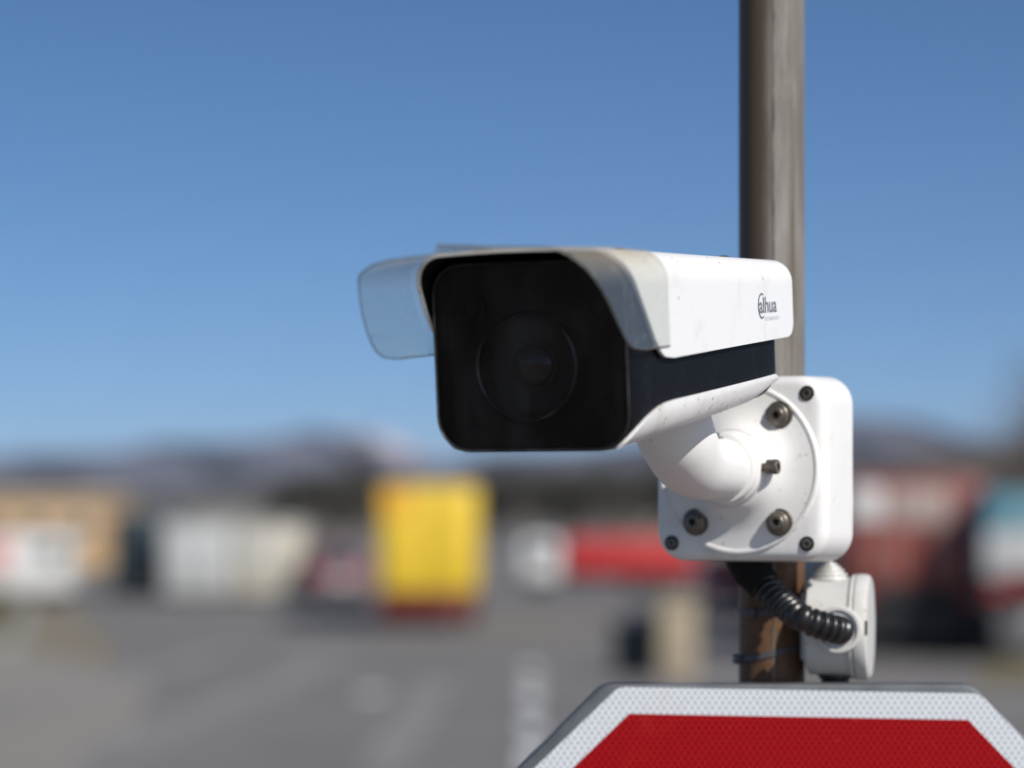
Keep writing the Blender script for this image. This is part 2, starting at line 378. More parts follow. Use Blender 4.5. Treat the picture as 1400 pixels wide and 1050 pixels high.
# ------------------------------------------------------------------ trees
M['bark'] = simple('bark', (.10, .08, .065), .9, 0, .3, 20)
M['leaf_dark'] = simple('dark_foliage', (.085, .080, .066), .8, 0, .5, 4)
M['twig'] = simple('bare_twigs', (.16, .125, .10), .9, 0, .35, 4)
def tree(x, y, h, w, label, bare=False, group=None, seed=0):
    rnd = random.Random(seed); t = empty('bare_tree' if bare else 'dark_tree', (x, y * K, 0))
    tag(t, label, 'tree', group)
    mb = MB(); trunk_top = h * .45
    sweep([(0, 0, -.1), (.03 * h, 0, trunk_top * .5), (0, .02 * h, trunk_top), (.02 * h, 0, h * .75)], [h * .03, h * .024, h * .018, h * .006], 8, mb)
    tips = []
    for k in range(14 if bare else 8):
        a = rnd.uniform(0, 6.28); z0 = rnd.uniform(.25, .6) * h; r = rnd.uniform(.5, 1) * w * .5
        e = Vector((math.cos(a) * r, math.sin(a) * r, z0 + rnd.uniform(.2, .4) * h)); s0 = Vector((0, 0, z0))
        mid = s0.lerp(e, .5) + Vector((0, 0, -.04 * h))
        sweep([s0, mid, e], [h * .012, h * .008, h * .003], 5, mb); tips += [mid, e]
    mb.build('trunk', M['bark'], t, 50)
    cr = MB()
    N = 3000 if bare else 1500
    for k in range(N):
        c = rnd.choice(tips + [Vector((0, 0, h * .7))])
        p = c + Vector((rnd.gauss(0, 1) * w * .15, rnd.gauss(0, 1) * w * .15, rnd.gauss(0, 1) * h * .11))
        if p.z < h * .12: p.z = h * .12 + rnd.random() * h * .2
        d = Vector((rnd.gauss(0, 1), rnd.gauss(0, 1), rnd.gauss(0, 1))).normalized(); a, u_, v_ = frame_of(d)
        s_ = h * (.004 if bare else .026) * rnd.uniform(.6, 1.3); L_ = h * .05 if bare else s_ * 1.4
        cr.add([p - u_ * s_ - v_ * L_, p + u_ * s_ - v_ * L_ * .4, p + u_ * s_ * .4 + v_ * L_], [(0, 1, 2)])
    o = cr.build('crown', M['twig'] if bare else M['leaf_dark'], t, 0)
    return t
TG = 'dark trees along the far side of the road'
tspec = [(398, 150, 4.6, 3.6), (432, 155, 5.6, 4.4), (468, 148, 5.2, 4.0), (505, 160, 6.2, 4.5), (668, 150, 5.4, 4.2), (700, 145, 5.8, 4.4), (738, 152, 5.0, 4.2),
         (775, 150, 5.6, 4.4), (815, 146, 5.9, 4.8), (855, 150, 5.2, 4.4), (900, 152, 6.0, 4.8), (945, 150, 5.6, 4.6), (990, 148, 5.4, 4.6)]
for k, (px, Y, h, w) in enumerate(tspec):
    tree(gx(px, Y), Y, h, w, 'dark tree out of focus in the distant row behind the road', False, TG, k)
tree(gx(1490, 42), 42, 5.3, 2.8, 'tall bare brown tree at the right edge above the teal lorry', True, None, 51)
tree(gx(1375, 60), 60, 5.3, 4.6, 'smaller bare brown tree behind the teal lorry on the right', True, None, 52)
tree(gx(1262, 95), 95, 5.9, 7.5, 'wide bare tree behind the brick red container lorry', True, None, 53)

# ------------------------------------------------------------------ vehicles and buildings of the background
def S(name, c, r=.5, v=.15, m=0): M[name] = simple(name, c, r, m, v, 3)
S('yellow_panel', (.80, .55, .035)); S('orange_panel', (.82, .42, .03)); S('dark_red_paint', (.16, .022, .016)); S('red_paint', (.52, .035, .035))
S('brick_red', (.26, .060, .042)); S('cream_paint', (.42, .33, .29)); S('white_panel', (.72, .72, .70)); S('light_grey', (.50, .51, .50)); S('cream_wall', (.58, .54, .44))
S('ochre_wall', (.56, .37, .19)); S('teal_paint', (.09, .24, .30)); S('navy_paint', (.018, .045, .085)); S('tyre', (.018, .018, .018), .8); S('chassis', (.03, .03, .032), .7)
S('window_glass', (.03, .04, .05), .1); S('teal_dark', (.045, .065, .070)); S('mauve', (.24, .13, .14)); S('tan_concrete', (.40, .33, .23), .9); S('roof_sheet', (.22, .20, .18), .8)
S('red_lamp', (.5, .02, .02), .3); S('pink_panel', (.72, .36, .34)); S('bin_dark', (.035, .04, .05)); S('head_lamp', (.7, .7, .7), .2)
def wheel(t, x, y, r, w=.25, ax=(1, 0, 0)):
    o = lathe([(r * .55, -w / 2), (r * .92, -w / 2), (r, -w * .35), (r, w * .35), (r * .92, w / 2), (r * .55, w / 2)], (x, y, r), ax, 20).build('wheel', M['tyre'], t)
    lathe([(0.02, -w * .45), (r * .55, -w * .42), (r * .55, w * .42), (.02, w * .45)], (x, y, r), ax, 14).build('rim', M['light_grey'], o)
def lorry(x, y, rz, name, label, cat, W, H, L, zb, box_m, cab_m, rods=True, doors=None, low='chassis'):
    """rigid lorry: local +y is the driving direction, the rear face is at y = 0"""
    t = empty(name, (x, y * K, 0), (0, 0, rz)); tag(t, label, cat)
    MB().box(-W / 2, W / 2, 0, L, zb, H).build('cargo_box', M[box_m], t, bevel=.03)
    for s in (-1, 1):
        MB().box(min(s * .02, s * (W / 2 - .08)), max(s * .02, s * (W / 2 - .08)), -.05, 0, zb + .08, H - .1).build('rear_door', M[doors or box_m], t, bevel=.01)
        for k in ((.3, .7) if rods else ()):
            sweep([(s * W * k * .45, -.075, zb + .1), (s * W * k * .45, -.075, H - .12)], .02, 6).build('lock_rod', M['light_grey'], t)
        MB().box(s * (W / 2 - .22) - .14, s * (W / 2 - .22) + .14, -.10, -.03, zb - .32, zb - .16).build('tail_lamp', M['red_lamp'], t, bevel=.01)
    MB().box(-W / 2 + .1, W / 2 - .1, -.02, L + .6, zb - .22, zb - .01).build('chassis', M[low], t, bevel=.02)
    MB().box(-W / 2 + .08, W / 2 - .08, -.08, .06, zb - .52, zb - .36).build('bumper', M[low], t, bevel=.02)
    MB().box(-W / 2, W / 2, L + .25, L + 2.1, .45, H * .82).build('cab', M[cab_m], t, bevel=.12)
    MB().box(-W / 2 + .12, W / 2 - .12, L + 2.06, L + 2.13, H * .48, H * .74).build('windscreen', M['window_glass'], t)
    for s in (-1, 1):
        MB().box(s * W / 2 - .015, s * W / 2 + .015, L + .7, L + 1.8, H * .5, H * .72).build('side_window', M['window_glass'], t)
        for yy in (1.1, L * .72, L + 1.3): wheel(t, s * (W / 2 - .18), yy, .46)
    return t
ly = lorry(gx(585, 46), 46, 0, 'box_lorry', 'yellow box lorry seen from behind on the road, left of the security camera', 'lorry', 2.16, 3.22, 7.5, .82, 'yellow_panel', 'dark_red_paint', rods=False, low='dark_red_paint')
MB().box(-1.06, 1.06, -.11, -.055, .30, .80).build('tail_board', M['dark_red_paint'], ly, bevel=.01)
MB().box(-1.05, -.35, -.066, -.052, 2.55, 3.15).build('door_panel', M['orange_panel'], ly)['label'] = 'orange square panel on the upper left of the rear door'
lb = lorry(gx(1252, 37), 37, R(-4), 'container_lorry', 'brick red container lorry from behind with white upper corner, right of the boxes', 'lorry', 2.45, 3.28, 6.0, 1.35, 'brick_red', 'navy_paint')
MB().box(-1.15, -.60, -.075, -.055, 2.5, 3.12).build('panel', M['white_panel'], lb, bevel=.008)['label'] = 'white square panel on the upper left corner'
MB().box(-.5, .60, -.072, -.055, 2.45, 3.1).build('panel', M['cream_paint'], lb, bevel=.008)['label'] = 'cream panel on the upper middle'
MB().box(-1.2, 1.2, .1, 5.6, .35, 1.1).build('under_frame', M['chassis'], lb, bevel=.03)
lorry(gx(1120, 47), 47, 0, 'container_lorry', 'navy blue lorry half hidden behind the white mounting box', 'lorry', 2.3, 3.4, 6, 1.2, 'navy_paint', 'navy_paint')
lt = lorry(gx(1436, 36), 36, R(-3), 'box_lorry', 'teal box lorry cut off by the right edge of the frame', 'lorry', 2.3, 3.05, 6, 1.5, 'teal_paint', 'white_panel', doors='teal_paint')
MB().box(-1.15, 1.15, -.085, -.055, 1.52, 2.35).build('tail_board', M['light_grey'], lt, bevel=.01)
MB().box(-.75, .75, -.12, -.05, 1.15, 1.62).build('rear_panel', M['dark_red_paint'], lt, bevel=.01)
# small flatbed lorry side on: white cab, red load body
t = empty('tipper_lorry', (gx(820, 66), 66 * K, 0), (0, 0, R(2))); tag(t, 'small tipper lorry side on with white cab and red load body behind the road', 'lorry')
MB().box(-1.15, 3.0, -1.0, 1.0, .62, 1.75).build('load_body', M['red_paint'], t, bevel=.04)
for k in range(7): MB().box(-1.1 + k * .66, -1.04 + k * .66, -1.045, -1.0, .62, 1.75).build('side_rib', M['red_paint'], t)
MB().box(-2.55, -1.35, -.95, .95, .40, 1.72).build('cab', M['white_panel'], t, bevel=.12)
MB().box(-2.25, -1.6, -.97, -.93, 1.1, 1.55).build('side_window', M['window_glass'], t)
MB().box(-2.5, 2.9, -.5, .5, .38, .60).build('chassis', M['chassis'], t, bevel=.02)
for xx in (-1.95, 1.3, 2.3):
    for s in (-1, 1): wheel(t, xx, s * .82, .36, .24, (0, 1, 0))
def car(x, y, rz, name, label, cat, body, W=1.75, H=1.5, L=4.1):
    t = empty(name, (x, y * K, 0), (0, 0, rz)); tag(t, label, cat)
    prof = [(0, .35), (0, .95), (.12, 1.0), (.45, H - .03), (.75, H), (L * .55, H), (L * .72, 1.0), (L * .97, .82), (L, .6), (L, .3), (0, .25)]
    v = []; f = []
    for k, (q, s) in enumerate(((-1, .90), (-1, 1), (1, 1), (1, .90))):
        for yy, zz in prof:
            wd = W / 2 * (1 if zz < 1.0 else .86) * (1 if abs(s) == 1 else 1)
            v.append((q * wd * (1 if s == 1 else .985), yy + (0 if s == 1 else 0), zz))
    n_ = len(prof)
    v = [(s * W / 2 * (1 if zz < 1.01 else .84), yy, zz) for s in (-1, 1) for yy, zz in prof]
    f = [tuple(range(n_)), tuple(range(n_, 2 * n_))[::-1]] + [(i, (i + 1) % n_, n_ + (i + 1) % n_, n_ + i) for i in range(n_)]
    MB().add(v, f).build('body', M[body], t, bevel=.05)
    MB().add([(-W * .38, .20, 1.04), (W * .38, .20, 1.04), (W * .35, .40, H - .1), (-W * .35, .40, H - .1), (-W * .38, .14, 1.04), (W * .38, .14, 1.04), (W * .35, .36, H - .1), (-W * .35, .36, H - .1)],
             [(0, 1, 2, 3), (4, 7, 6, 5), (0, 4, 5, 1), (2, 6, 7, 3), (0, 3, 7, 4), (1, 5, 6, 2)]).build('rear_window', M['window_glass'], t, 0)
    for s in (-1, 1):
        MB().box(s * W * .42 - .12, s * W * .42 + .12, -.03, .05, .72, .92).build('tail_lamp', M['red_lamp'], t, bevel=.01)
        MB().box(s * W * .43 - .01, s * W * .43 + .01, .9, L * .58, 1.03, H - .12).build('side_window', M['window_glass'], t)
        for yy in (.75, L - .8): wheel(t, s * (W / 2 - .12), yy, .31, .2)
    MB().box(-W / 2 + .04, W / 2 - .04, -.06, .06, .32, .52).build('bumper', M['chassis'], t, bevel=.02)
    MB().box(-.26, .26, -.085, -.05, .55, .68).build('number_plate', M['white_panel'], t)
    return t
rc = car(gx(1010, 52), 52, 0, 'parked_car', 'red car seen from behind left of the pole under the mounting box', 'car', 'red_paint', 1.8, 1.5)
MB().box(-.95, -.52, -.13, -.07, .22, .78).build('white_panel', M['white_panel'], rc, bevel=.01)
car(gx(466, 59), 59, R(12), 'parked_car', 'mauve car parked just left of the yellow lorry', 'car', 'mauve', 1.7, 1.65)
t = empty('panel_van', (gx(184, 62), 62 * K, 0), (0, 0, R(-6))); tag(t, 'dark teal panel van between the ochre building and the white cabin', 'van')
MB().box(-.72, .72, 0, 4.2, .35, 2.5).build('body', M['teal_dark'], t, bevel=.12)
for s in (-1, 1):
    MB().box(s * .36 - .26, s * .36 + .26, -.02, .02, 1.4, 2.1).build('rear_window', M['window_glass'], t)
    for yy in (.8, 3.4): wheel(t, s * .62, yy, .34, .22)
MB().box(-.70, .70, -.08, .03, .32, .50).build('bumper', M['chassis'], t, bevel=.02)
t = empty('box_van', (gx(30, 57), 57 * K, 0), (0, 0, 0)); tag(t, 'white van with a pink red panel at the left edge of the frame', 'van')
MB().box(-1.6, 1.25, 0, 1.9, .35, 1.95).build('body', M['white_panel'], t, bevel=.10)
MB().box(-1.3, -.35, -.03, .02, .95, 1.85).build('side_panel', M['pink_panel'], t, bevel=.01)
MB().box(.55, 1.1, -.02, .02, 1.15, 1.7).build('side_window', M['window_glass'], t)
for xx in (-1.0, .75):
    for yy in (.12, 1.75): wheel(t, xx, yy, .33, .22, (0, 1, 0))
# ochre building
t = empty('ochre_building', (gx(30, 90), 90 * K, 0)); tag(t, 'low ochre building with a flat roof behind the white van on the left', 'building')
MB().box(-6.5, 3.7, 0, 8, 0, 3.0).build('wall', M['ochre_wall'], t)
MB().box(-6.7, 3.9, -.2, 8.2, 3.0, 3.35).build('roof', M['tan_concrete'], t, bevel=.02)
for k in range(5):
    w_ = MB().box(-5.6 + k * 1.9, -4.6 + k * 1.9, -.03, .05, 1.3, 2.3).build('window', M['white_panel'], t)
    MB().box(-5.5 + k * 1.9, -4.7 + k * 1.9, -.05, -.02, 1.4, 2.2).build('pane', M['window_glass'], w_)
# site cabins
def cabin(px0, px1, Y, H, m, label):
    x0, x1 = gx(px0, Y), gx(px1, Y); w = x1 - x0
    t = empty('site_cabin', ((x0 + x1) / 2, Y * K, 0)); tag(t, label, 'cabin')
    MB().box(-w / 2, w / 2, 0, 2.4, .18, H).build('wall', M[m], t, bevel=.02)
    MB().box(-w / 2 - .05, w / 2 + .05, -.06, 2.46, H, H + .12).build('roof', M['light_grey'], t, bevel=.02)
    d = MB().box(w / 2 - .85, w / 2 - .25, -.04, .02, .2, 1.75).build('door', M[m], t, bevel=.005)
    MB().box(w / 2 - .78, w / 2 - .72, -.08, -.03, .9, 1.05).build('handle', M['chassis'], d)
    win = MB().box(-w / 2 + .3, -w / 2 + .95, -.04, .02, 1.1, 1.7).build('window', M['white_panel'], t)
    MB().box(-w / 2 + .36, -w / 2 + .89, -.05, -.02, 1.16, 1.64).build('pane', M['light_grey'], win)
    for s in (-1, 1): MB().box(s * (w / 2 - .2) - .12, s * (w / 2 - .2) + .12, .1, 2.3, 0, .18).build('skid', M['chassis'], t)
cabin(222, 318, 60, 2.22, 'light_grey', 'light grey site cabin standing right of the dark teal van')
cabin(324, 412, 60, 2.16, 'cream_wall', 'cream site cabin standing between the grey cabin and the mauve car')
# pillar and bin near the sign
t = empty('concrete_pillar', (gx(926, 33), 33 * K, 0)); tag(t, 'tan concrete pillar beside the road, just above the octagonal sign', 'pillar')
MB().box(-.30, .30, -.25, .25, 0, 1.2).build('shaft', M['tan_concrete'], t, bevel=.03)
MB().box(-.36, .36, -.31, .31, 1.2, 1.32).build('cap', M['tan_concrete'], t, bevel=.03)
t = empty('litter_bin', (gx(868, 33.6), 33.6 * K, 0)); tag(t, 'dark litter bin standing left of the tan concrete pillar', 'bin')
lathe([(.30, 0), (.36, .06), (.38, .72), (.40, .76), (.40, .82)], seg=20).build('barrel', M['bin_dark'], t)
lathe([(.41, .82), (.40, .86), (.25, .93), (.02, .95)], seg=20).build('lid', M['bin_dark'], t)

# ------------------------------------------------------------------ pole
PX, PY, PR = .1935, 2.18, .0245
pole = empty('metal_pole', (PX, PY, 0)); tag(pole, 'weathered steel pole carrying the camera, boxes and sign', 'pole')
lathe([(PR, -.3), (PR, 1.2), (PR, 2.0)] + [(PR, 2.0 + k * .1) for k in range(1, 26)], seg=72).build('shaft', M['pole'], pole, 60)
sm = MB(); th0 = R(-92)
prev = []
for k in range(200):
    z = 1.5 + k * .014; a = th0; w = .00110 + .0005 * noise.noise(Vector((z * 40, 0, 0))); h = .0006 + .0004 * noise.noise(Vector((z * 60, 3, 0)))
    a += .01 * noise.noise(Vector((z * 6, 9, 0)))
    row = []
    for q, hh in ((-1, -.0004), (-.5, h * .8), (0, h), (.5, h * .8), (1, -.0004)):
        aa = a + q * w / PR; row.append(((PR + hh) * math.cos(aa), (PR + hh) * math.sin(aa), z))
    prev.append(row)
v = [p for r_ in prev for p in r_]; f = [(k * 5 + i, k * 5 + i + 1, k * 5 + 6 + i, k * 5 + 5 + i) for k in range(199) for i in range(4)]
link('weld_seam', v, f, M['weld'], pole, 60)
lathe([(PR + .002, 4.5), (PR + .002, 4.53), (.004, 4.54)], seg=32).build('cap', M['rubber'], pole)

# ------------------------------------------------------------------ mounting box
YAW = R(26)
BC = at(1010, 641, 2.10)
mbx = empty('mounting_box', BC, (0, 0, -YAW)); tag(mbx, 'white square metal mounting box fixed to the pole behind the security camera', 'mounting box')
# local: x right along the face, -y out of the face, z up; face at y = 0
HW = .067; HH = .0672; TD = .056
def rr(hw, hh, r, seg=10):
    P = []
    for cx_, cz_, a0 in ((hw - r, hh - r, 0), (-hw + r, hh - r, 90), (-hw + r, -hh + r, 180), (hw - r, -hh + r, 270)):
        for k in range(seg + 1):
            a = R(a0 + 90 * k / seg); P.append((cx_ + r * math.cos(a), cz_ + r * math.sin(a)))
    return P
def rr_loft(levels, seg=10, y_axis=1):
    """levels: (y, half width, half height, corner radius)"""
    v = []; f = []; n_ = 4 * (seg + 1)
    for y, hw, hh, r in levels: v += [(x, y, z) for x, z in rr(hw, hh, r, seg)]
    for k in range(len(levels) - 1):
        for i in range(n_):
            j = (i + 1) % n_; f.append((k * n_ + i, k * n_ + j, (k + 1) * n_ + j, (k + 1) * n_ + i))
    f.append(tuple(range(n_))); f.append(tuple((len(levels) - 1) * n_ + i for i in range(n_))[::-1])
    return MB().add(v, f)
lev = [(0, HW - .0125, HH - .0105, .013), (.0004, HW - .0105, HH - .0085, .014)]
for k in range(1, 9):
    a = R(90 * k / 8); lev.append((.0004 + .0095 * (1 - math.cos(a)), HW - .0105 + .0095 * math.sin(a), HH - .0085 + .0075 * math.sin(a), .0150 + .006 * math.sin(a)))
lev += [(.035, HW - .0004, HH - .0004, .0205), (TD - .002, HW, HH, .021), (TD, HW - .002, HH - .002, .019)]
rr_loft(lev).build('housing', M['box_white'], mbx, 28)
# low circular boss and dished centre
lathe([(.0615, -.001), (.0615, .0010), (.0605, .0022), (.0590, .0023), (.0575, .0016), (.047, .0024), (.038, .0055), (.0320, .0105), (.0292, .0150), (.0280, .0158), (.0270, .0060)], (0, 0, 0), (0, -1, 0), 96).build('boss', M['box_white'], mbx, 28)
def screw(parent, p, axis, r, h, domed=True, name='screw'):
    a = Vector(axis).normalized(); p = Vector(p)
    if domed: prof = [(r, -.001), (r, h * .30), (r * .95, h * .46), (r * .86, h * .55), (r * .74, h * .62), (r * .66, h * .86), (r * .58, h * .97), (r * .45, h), (r * .32, h * .98), (r * .31, h * .55), (.0001, h * .55)]
    else: prof = [(r, -.001), (r, h * .88), (r * .9, h), (r * .52, h), (r * .50, h * .5), (.0001, h * .5)]
    o = lathe(prof, p, a, 28).build(name, M['steel'], parent, 35)
    lathe([(r * .30, h * .50), (r * .30, h * .60), (.0001, h * .60)], p, a, 6).build('socket', M['steel_dark'], o, 20)
    return o
for sx in (-1, 1):
    for sz in (-1, 1):
        lathe([(.0100, .0), (.0100, .0022), (.0096, .0028), (.0088, .0028)], (sx * .0320, -.0014, sz * .0382), (0, -1, 0), 30).build('washer', M['steel'], mbx)
        screw(mbx, (sx * .0320, -.0040, sz * .0382), (0, -1, 0), .0082, .0062)
        q = (sx * .0520, 0, sz * .0535)
        lathe([(.0054, .0), (.0054, .0007), (.0045, .0008), (.0043, -.002)], q, (0, -1, 0), 24).build('screw_recess', M['steel_dark'], mbx)
        screw(mbx, q, (0, -1, 0), .0038, .0016, False)
# plate and straps that hold the box to the pole
MB().box(-.040, .040, TD - .001, TD + .0075, -.055, .055).build('back_plate', M['steel'], mbx, bevel=.001)
pc = Matrix.Rotation(YAW, 4, 'Z') @ (Vector((PX, PY, 0)) - Vector((BC.x, BC.y, 0)))
for z in (-.030, .030):
    s = []; 
    for rr_, zz in ((PR + .0004, z - .006), (PR + .0016, z - .006), (PR + .0016, z + .006), (PR + .0004, z + .006), (PR + .0004, z - .006)): s.append((rr_, zz))
    v = []; f = []; sg = 48
    for r_, z_ in s[:4]:
        for i in range(sg): v.append((pc.x + r_ * math.cos(6.28318 * i / sg), pc.y + r_ * math.sin(6.28318 * i / sg), z_))
    for k in range(4):
        for i in range(sg): f.append((k * sg + i, k * sg + (i + 1) % sg, ((k + 1) % 4) * sg + (i + 1) % sg, ((k + 1) % 4) * sg + i))
    MB().add(v, f).build('strap', M['steel'], mbx)

# ------------------------------------------------------------------ security camera
F0 = at(725, 485, 1.76); B0 = at(985, 451, 2.06)
wv = (B0 - F0); LEN = wv.length; wv.normalize()
uv = Vector((wv.y, -wv.x, 0)).normalized(); vv = uv.cross(wv)
CM = Matrix(((uv.x, wv.x, vv.x, F0.x), (uv.y, wv.y, vv.y, F0.y), (uv.z, wv.z, vv.z, F0.z), (0, 0, 0, 1)))
base_l = Vector((0, .20, -.055))
CM2 = CM @ Matrix.Translation(base_l)
secam = empty('security_camera', mat=CM2)
tag(secam, 'white and black bullet security camera with a cloudy clear visor, mounted on the pole', 'security camera')
def sc_(t): return 1.09 - .253 * t / LEN
def cl(a, b, t):       # local body coordinates -> coordinates below the empty
    s = sc_(t); return Vector((a * s, t, b * s)) - base_l
def cinv(p):           # world -> coordinates below the empty
    return CM2.inverted() @ Vector(p)
# housing: tube with rounded corners
def body_sec(hw, bt, bb, rt, rb, seg=9):
    P = []
    for ax_, bz_, r, a0 in ((hw - rt, bt - rt, rt, 0), (-hw + rt, bt - rt, rt, 90), (-hw + rb, bb + rb, rb, 180), (hw - rb, bb + rb, rb, 270)):
        for k in range(seg + 1):
            a = R(a0 + 90 * k / seg); P.append((ax_ + r * math.cos(a), bz_ + r * math.sin(a)))
    return P
def body_loft(levels, name, mat, parent, cap0=True, cap1=True, smooth=30):
    v = []; f = []; n_ = 40
    for t, ins in levels:
        v += [cl(a, b, t) for a, b in body_sec(.0590 - ins, .0520 - ins, -.0542 + ins, .018, max(.0205 - ins, .006))]
    for k in range(len(levels) - 1):
        for i in range(n_):
            j = (i + 1) % n_; f.append((k * n_ + i, k * n_ + j, (k + 1) * n_ + j, (k + 1) * n_ + i))
    if cap0: f.append(tuple(range(n_)))
    if cap1: f.append(tuple((len(levels) - 1) * n_ + i for i in range(n_))[::-1])
    return MB().add(v, f).build(name, mat, parent, smooth)
tt = [(.0060, .0040), (.0060, .0016), (.0, .0016), (-.0004, .0012), (-.0004, .0004), (.0006, 0)] + [(.02 + k * .0365, 0) for k in range(8)] + [(.296, .0005), (.308, .003), (.316, .009), (.319, .018)]
body_loft([(.0150, .0040)] + tt, 'housing', M['black'], secam, cap0=True, cap1=True)
body_loft([(.0010, .0018), (.0030, .0018)], 'front_glass', M['glass'], secam)
# lens behind the glass
LC = (-.0032, -.0072)
lo = Vector((LC[0], .0, LC[1])) - base_l
lb_ = lathe([(.0330, -.0145), (.0330, -.0085), (.0318, -.0070), (.0306, -.0085), (.0285, -.0132), (.0168, -.0138), (.0158, -.0105), (.0146, -.0096), (.0138, -.0112), (.0001, -.0128)], lo, (0, -1, 0), 96).build('lens_barrel', M['barrel'], secam, 30)
lathe([(.0328, -.0010), (.0329, -.0003), (.0325, .0000), (.0321, -.0003), (.0321, -.0010), (.0328, -.0010)], lo, (0, -1, 0), 96, cap=False).build('lens_ring', M['bright_ring'], lb_, 50)
lathe([(.0150, -.0096), (.0151, -.0091), (.0147, -.0090), (.0146, -.0096), (.0150, -.0096)], lo, (0, -1, 0), 72, cap=False).build('lens_ring', M['bezel'], lb_, 50)
lathe([(.0138, -.0110), (.0120, -.0092), (.0085, -.0076), (.0045, -.0068), (.0001, -.0066)], lo, (0, -1, 0), 56).build('lens', M['lens'], lb_, 60)
for k, (a_, b_) in enumerate(((-.042, .028), (.042, .028), (-.040, -.034), (.040, -.034))):
    lathe([(.0085, -.0148), (.0085, -.0110), (.0070, -.0106), (.0055, -.0125), (.0001, -.0130)], Vector((a_, 0, b_)) - base_l, (0, -1, 0), 28).build('infrared_lamp', M['inner'], secam)

# inverted U profile of the sunshield: list of (a, b, na, nb)
def u_prof(hw, top, low, r, ns=14, na=14, nt=20, crown=.0012):
    P = []
    for k in range(ns): P.append((hw, low + (top - r - low) * k / ns, 1, 0))
    for k in range(na):
        a = R(90 * k / na); P.append((hw - r + r * math.cos(a), top - r + r * math.sin(a), math.cos(a), math.sin(a)))
    for k in range(nt + 1):
        q = k / nt; a = (hw - r) * (1 - 2 * q); P.append((a, top + crown * (1 - (2 * q - 1) ** 2), 0, 1))
    for k in range(1, na + 1):
        a = R(90 + 90 * k / na); P.append((-hw + r + r * math.cos(a), top - r + r * math.sin(a), math.cos(a), math.sin(a)))
    for k in range(1, ns + 1): P.append((-hw, top - r + (low - top + r) * k / ns, -1, 0))
    return P
def sheet_u(prof, tf, tb, thick, rows, name, mat, parent, mod=None, smooth=30):
    n_ = len(prof); V = [[], []]
    for side in (0, 1):
        for j in range(rows):
            q = j / (rows - 1)
            for i, (a, b, na, nb) in enumerate(prof):
                t0, t1 = tf(a, b), tb(a, b); t = t0 + (t1 - t0) * q
                o_ = 0 if side == 0 else -thick
                aa, bb = a + na * o_, b + nb * o_
                if mod: aa, bb, t = mod(aa, bb, t, i / (n_ - 1), q)
                V[side].append(cl(aa, bb, t))
    N = len(V[0]); f = []
    for j in range(rows - 1):
        for i in range(n_ - 1):
            a = j * n_ + i; f.append((a, a + 1, a + n_ + 1, a + n_)); f.append((N + a, N + a + n_, N + a + n_ + 1, N + a + 1))
    for i in range(n_ - 1):
        f.append((i, N + i, N + i + 1, i + 1)); a = (rows - 1) * n_ + i; f.append((a, a + 1, N + a + 1, N + a))
    for j in range(rows - 1):
        a = j * n_; f.append((a, a + n_, N + a + n_, N + a)); a = j * n_ + n_ - 1; f.append((a, N + a, N + a + n_, a + n_))
    return MB().add(V[0] + V[1], f).build(name, mat, parent, smooth)
ZL = -.0066
def sh_f(a, b):
    if a < 0: return interp([(-.0066, .0560), (-.002, .0330), (.0068, .0170), (.015, .0060), (.0245, -.0020), (.037, -.0085), (.047, -.013), (.053, -.0155), (.057, -.017)], b)
    return interp([(-.0066, .0700), (-.0062, .0600), (-.0050, .0530), (-.002, .0460), (.0070, .0345), (.019, .0230), (.030, .0115), (.040, .0010), (.047, -.007), (.053, -.0135), (.057, -.017)], b)
def sh_b(a, b):
    r = .013; c = ZL + r
    if b < c: return .335 - r + math.sqrt(max(0, r * r - (c - b) ** 2))
    return .335
P1 = u_prof(.0632, .0570, ZL, .0190, ns=30)
shield = sheet_u(P1, sh_f, sh_b, .0020, 40, 'sunshield', M['white'], secam)
sheet_u(u_prof(.0611, .0549, ZL + .0006, .0170, ns=30), lambda a, b: sh_f(a, b) + .0012, lambda a, b: sh_b(a, b) - .003, .0006, 30, 'shield_inner_sheet', M['inner'], secam)  # thin black sheet close under the inside of the sunshield
# back wall of the shield
v = [cl(a - na * .001, b - nb * .001, .3335) for a, b, na, nb in P1 if b > .0075]
v = v + [Vector((p.x, p.y - .0015, p.z)) for p in v]; n_ = len(v) // 2
MB().add(v, [tuple(range(n_)), tuple(range(n_, 2 * n_))[::-1]] + [(i, (i + 1) % n_, n_ + (i + 1) % n_, n_ + i) for i in range(n_)]).build('shield_back', M['white'], secam, 0)
# visor: cloudy clear sheet wrapped over the front of the shield
def vi_f(a, b):
    top = -.094
    if a > 0: return interp([(.0008, .016), (.0014, .003), (.0024, -.0060), (.005, -.0150), (.0094, -.0225), (.018, -.035), (.027, -.0460), (.0436, -.0760), (.051, -.088), (.0585, top)], b)
    return interp([(.0008, -.035), (.0014, -.048), (.003, -.0560), (.006, -.0630), (.010, -.0680), (.0166, -.0735), (.026, -.0785), (.043, -.0815), (.052, -.089), (.0585, top)], b)
def vi_b(a, b): return .0620
def vmod(a, b, t, p, q):
    # the clear sheet sags and narrows towards its free front edge; it is torn at the top left of centre
    if t < 0:
        k = -t / .094; top = min(1, max(0, (b - .035) / .02))
        b -= .0022 * k * top
        if a < 0: a += .0015 * k * min(1, -a / .03); b -= .0052 * k * top * min(1, max(0, -a - .014) / .034)
        if a > -.0121 and b > .045: b += .0019 * k * k * max(0, 1 - max(0, a + .012) / .03)
        elif b > .04: b -= .0030 * k * max(0, 1 - abs(a + .012) / .026)
    return a, b, t
P2 = u_prof(.0642, .0581, .0008, .0196, ns=30, nt=36)
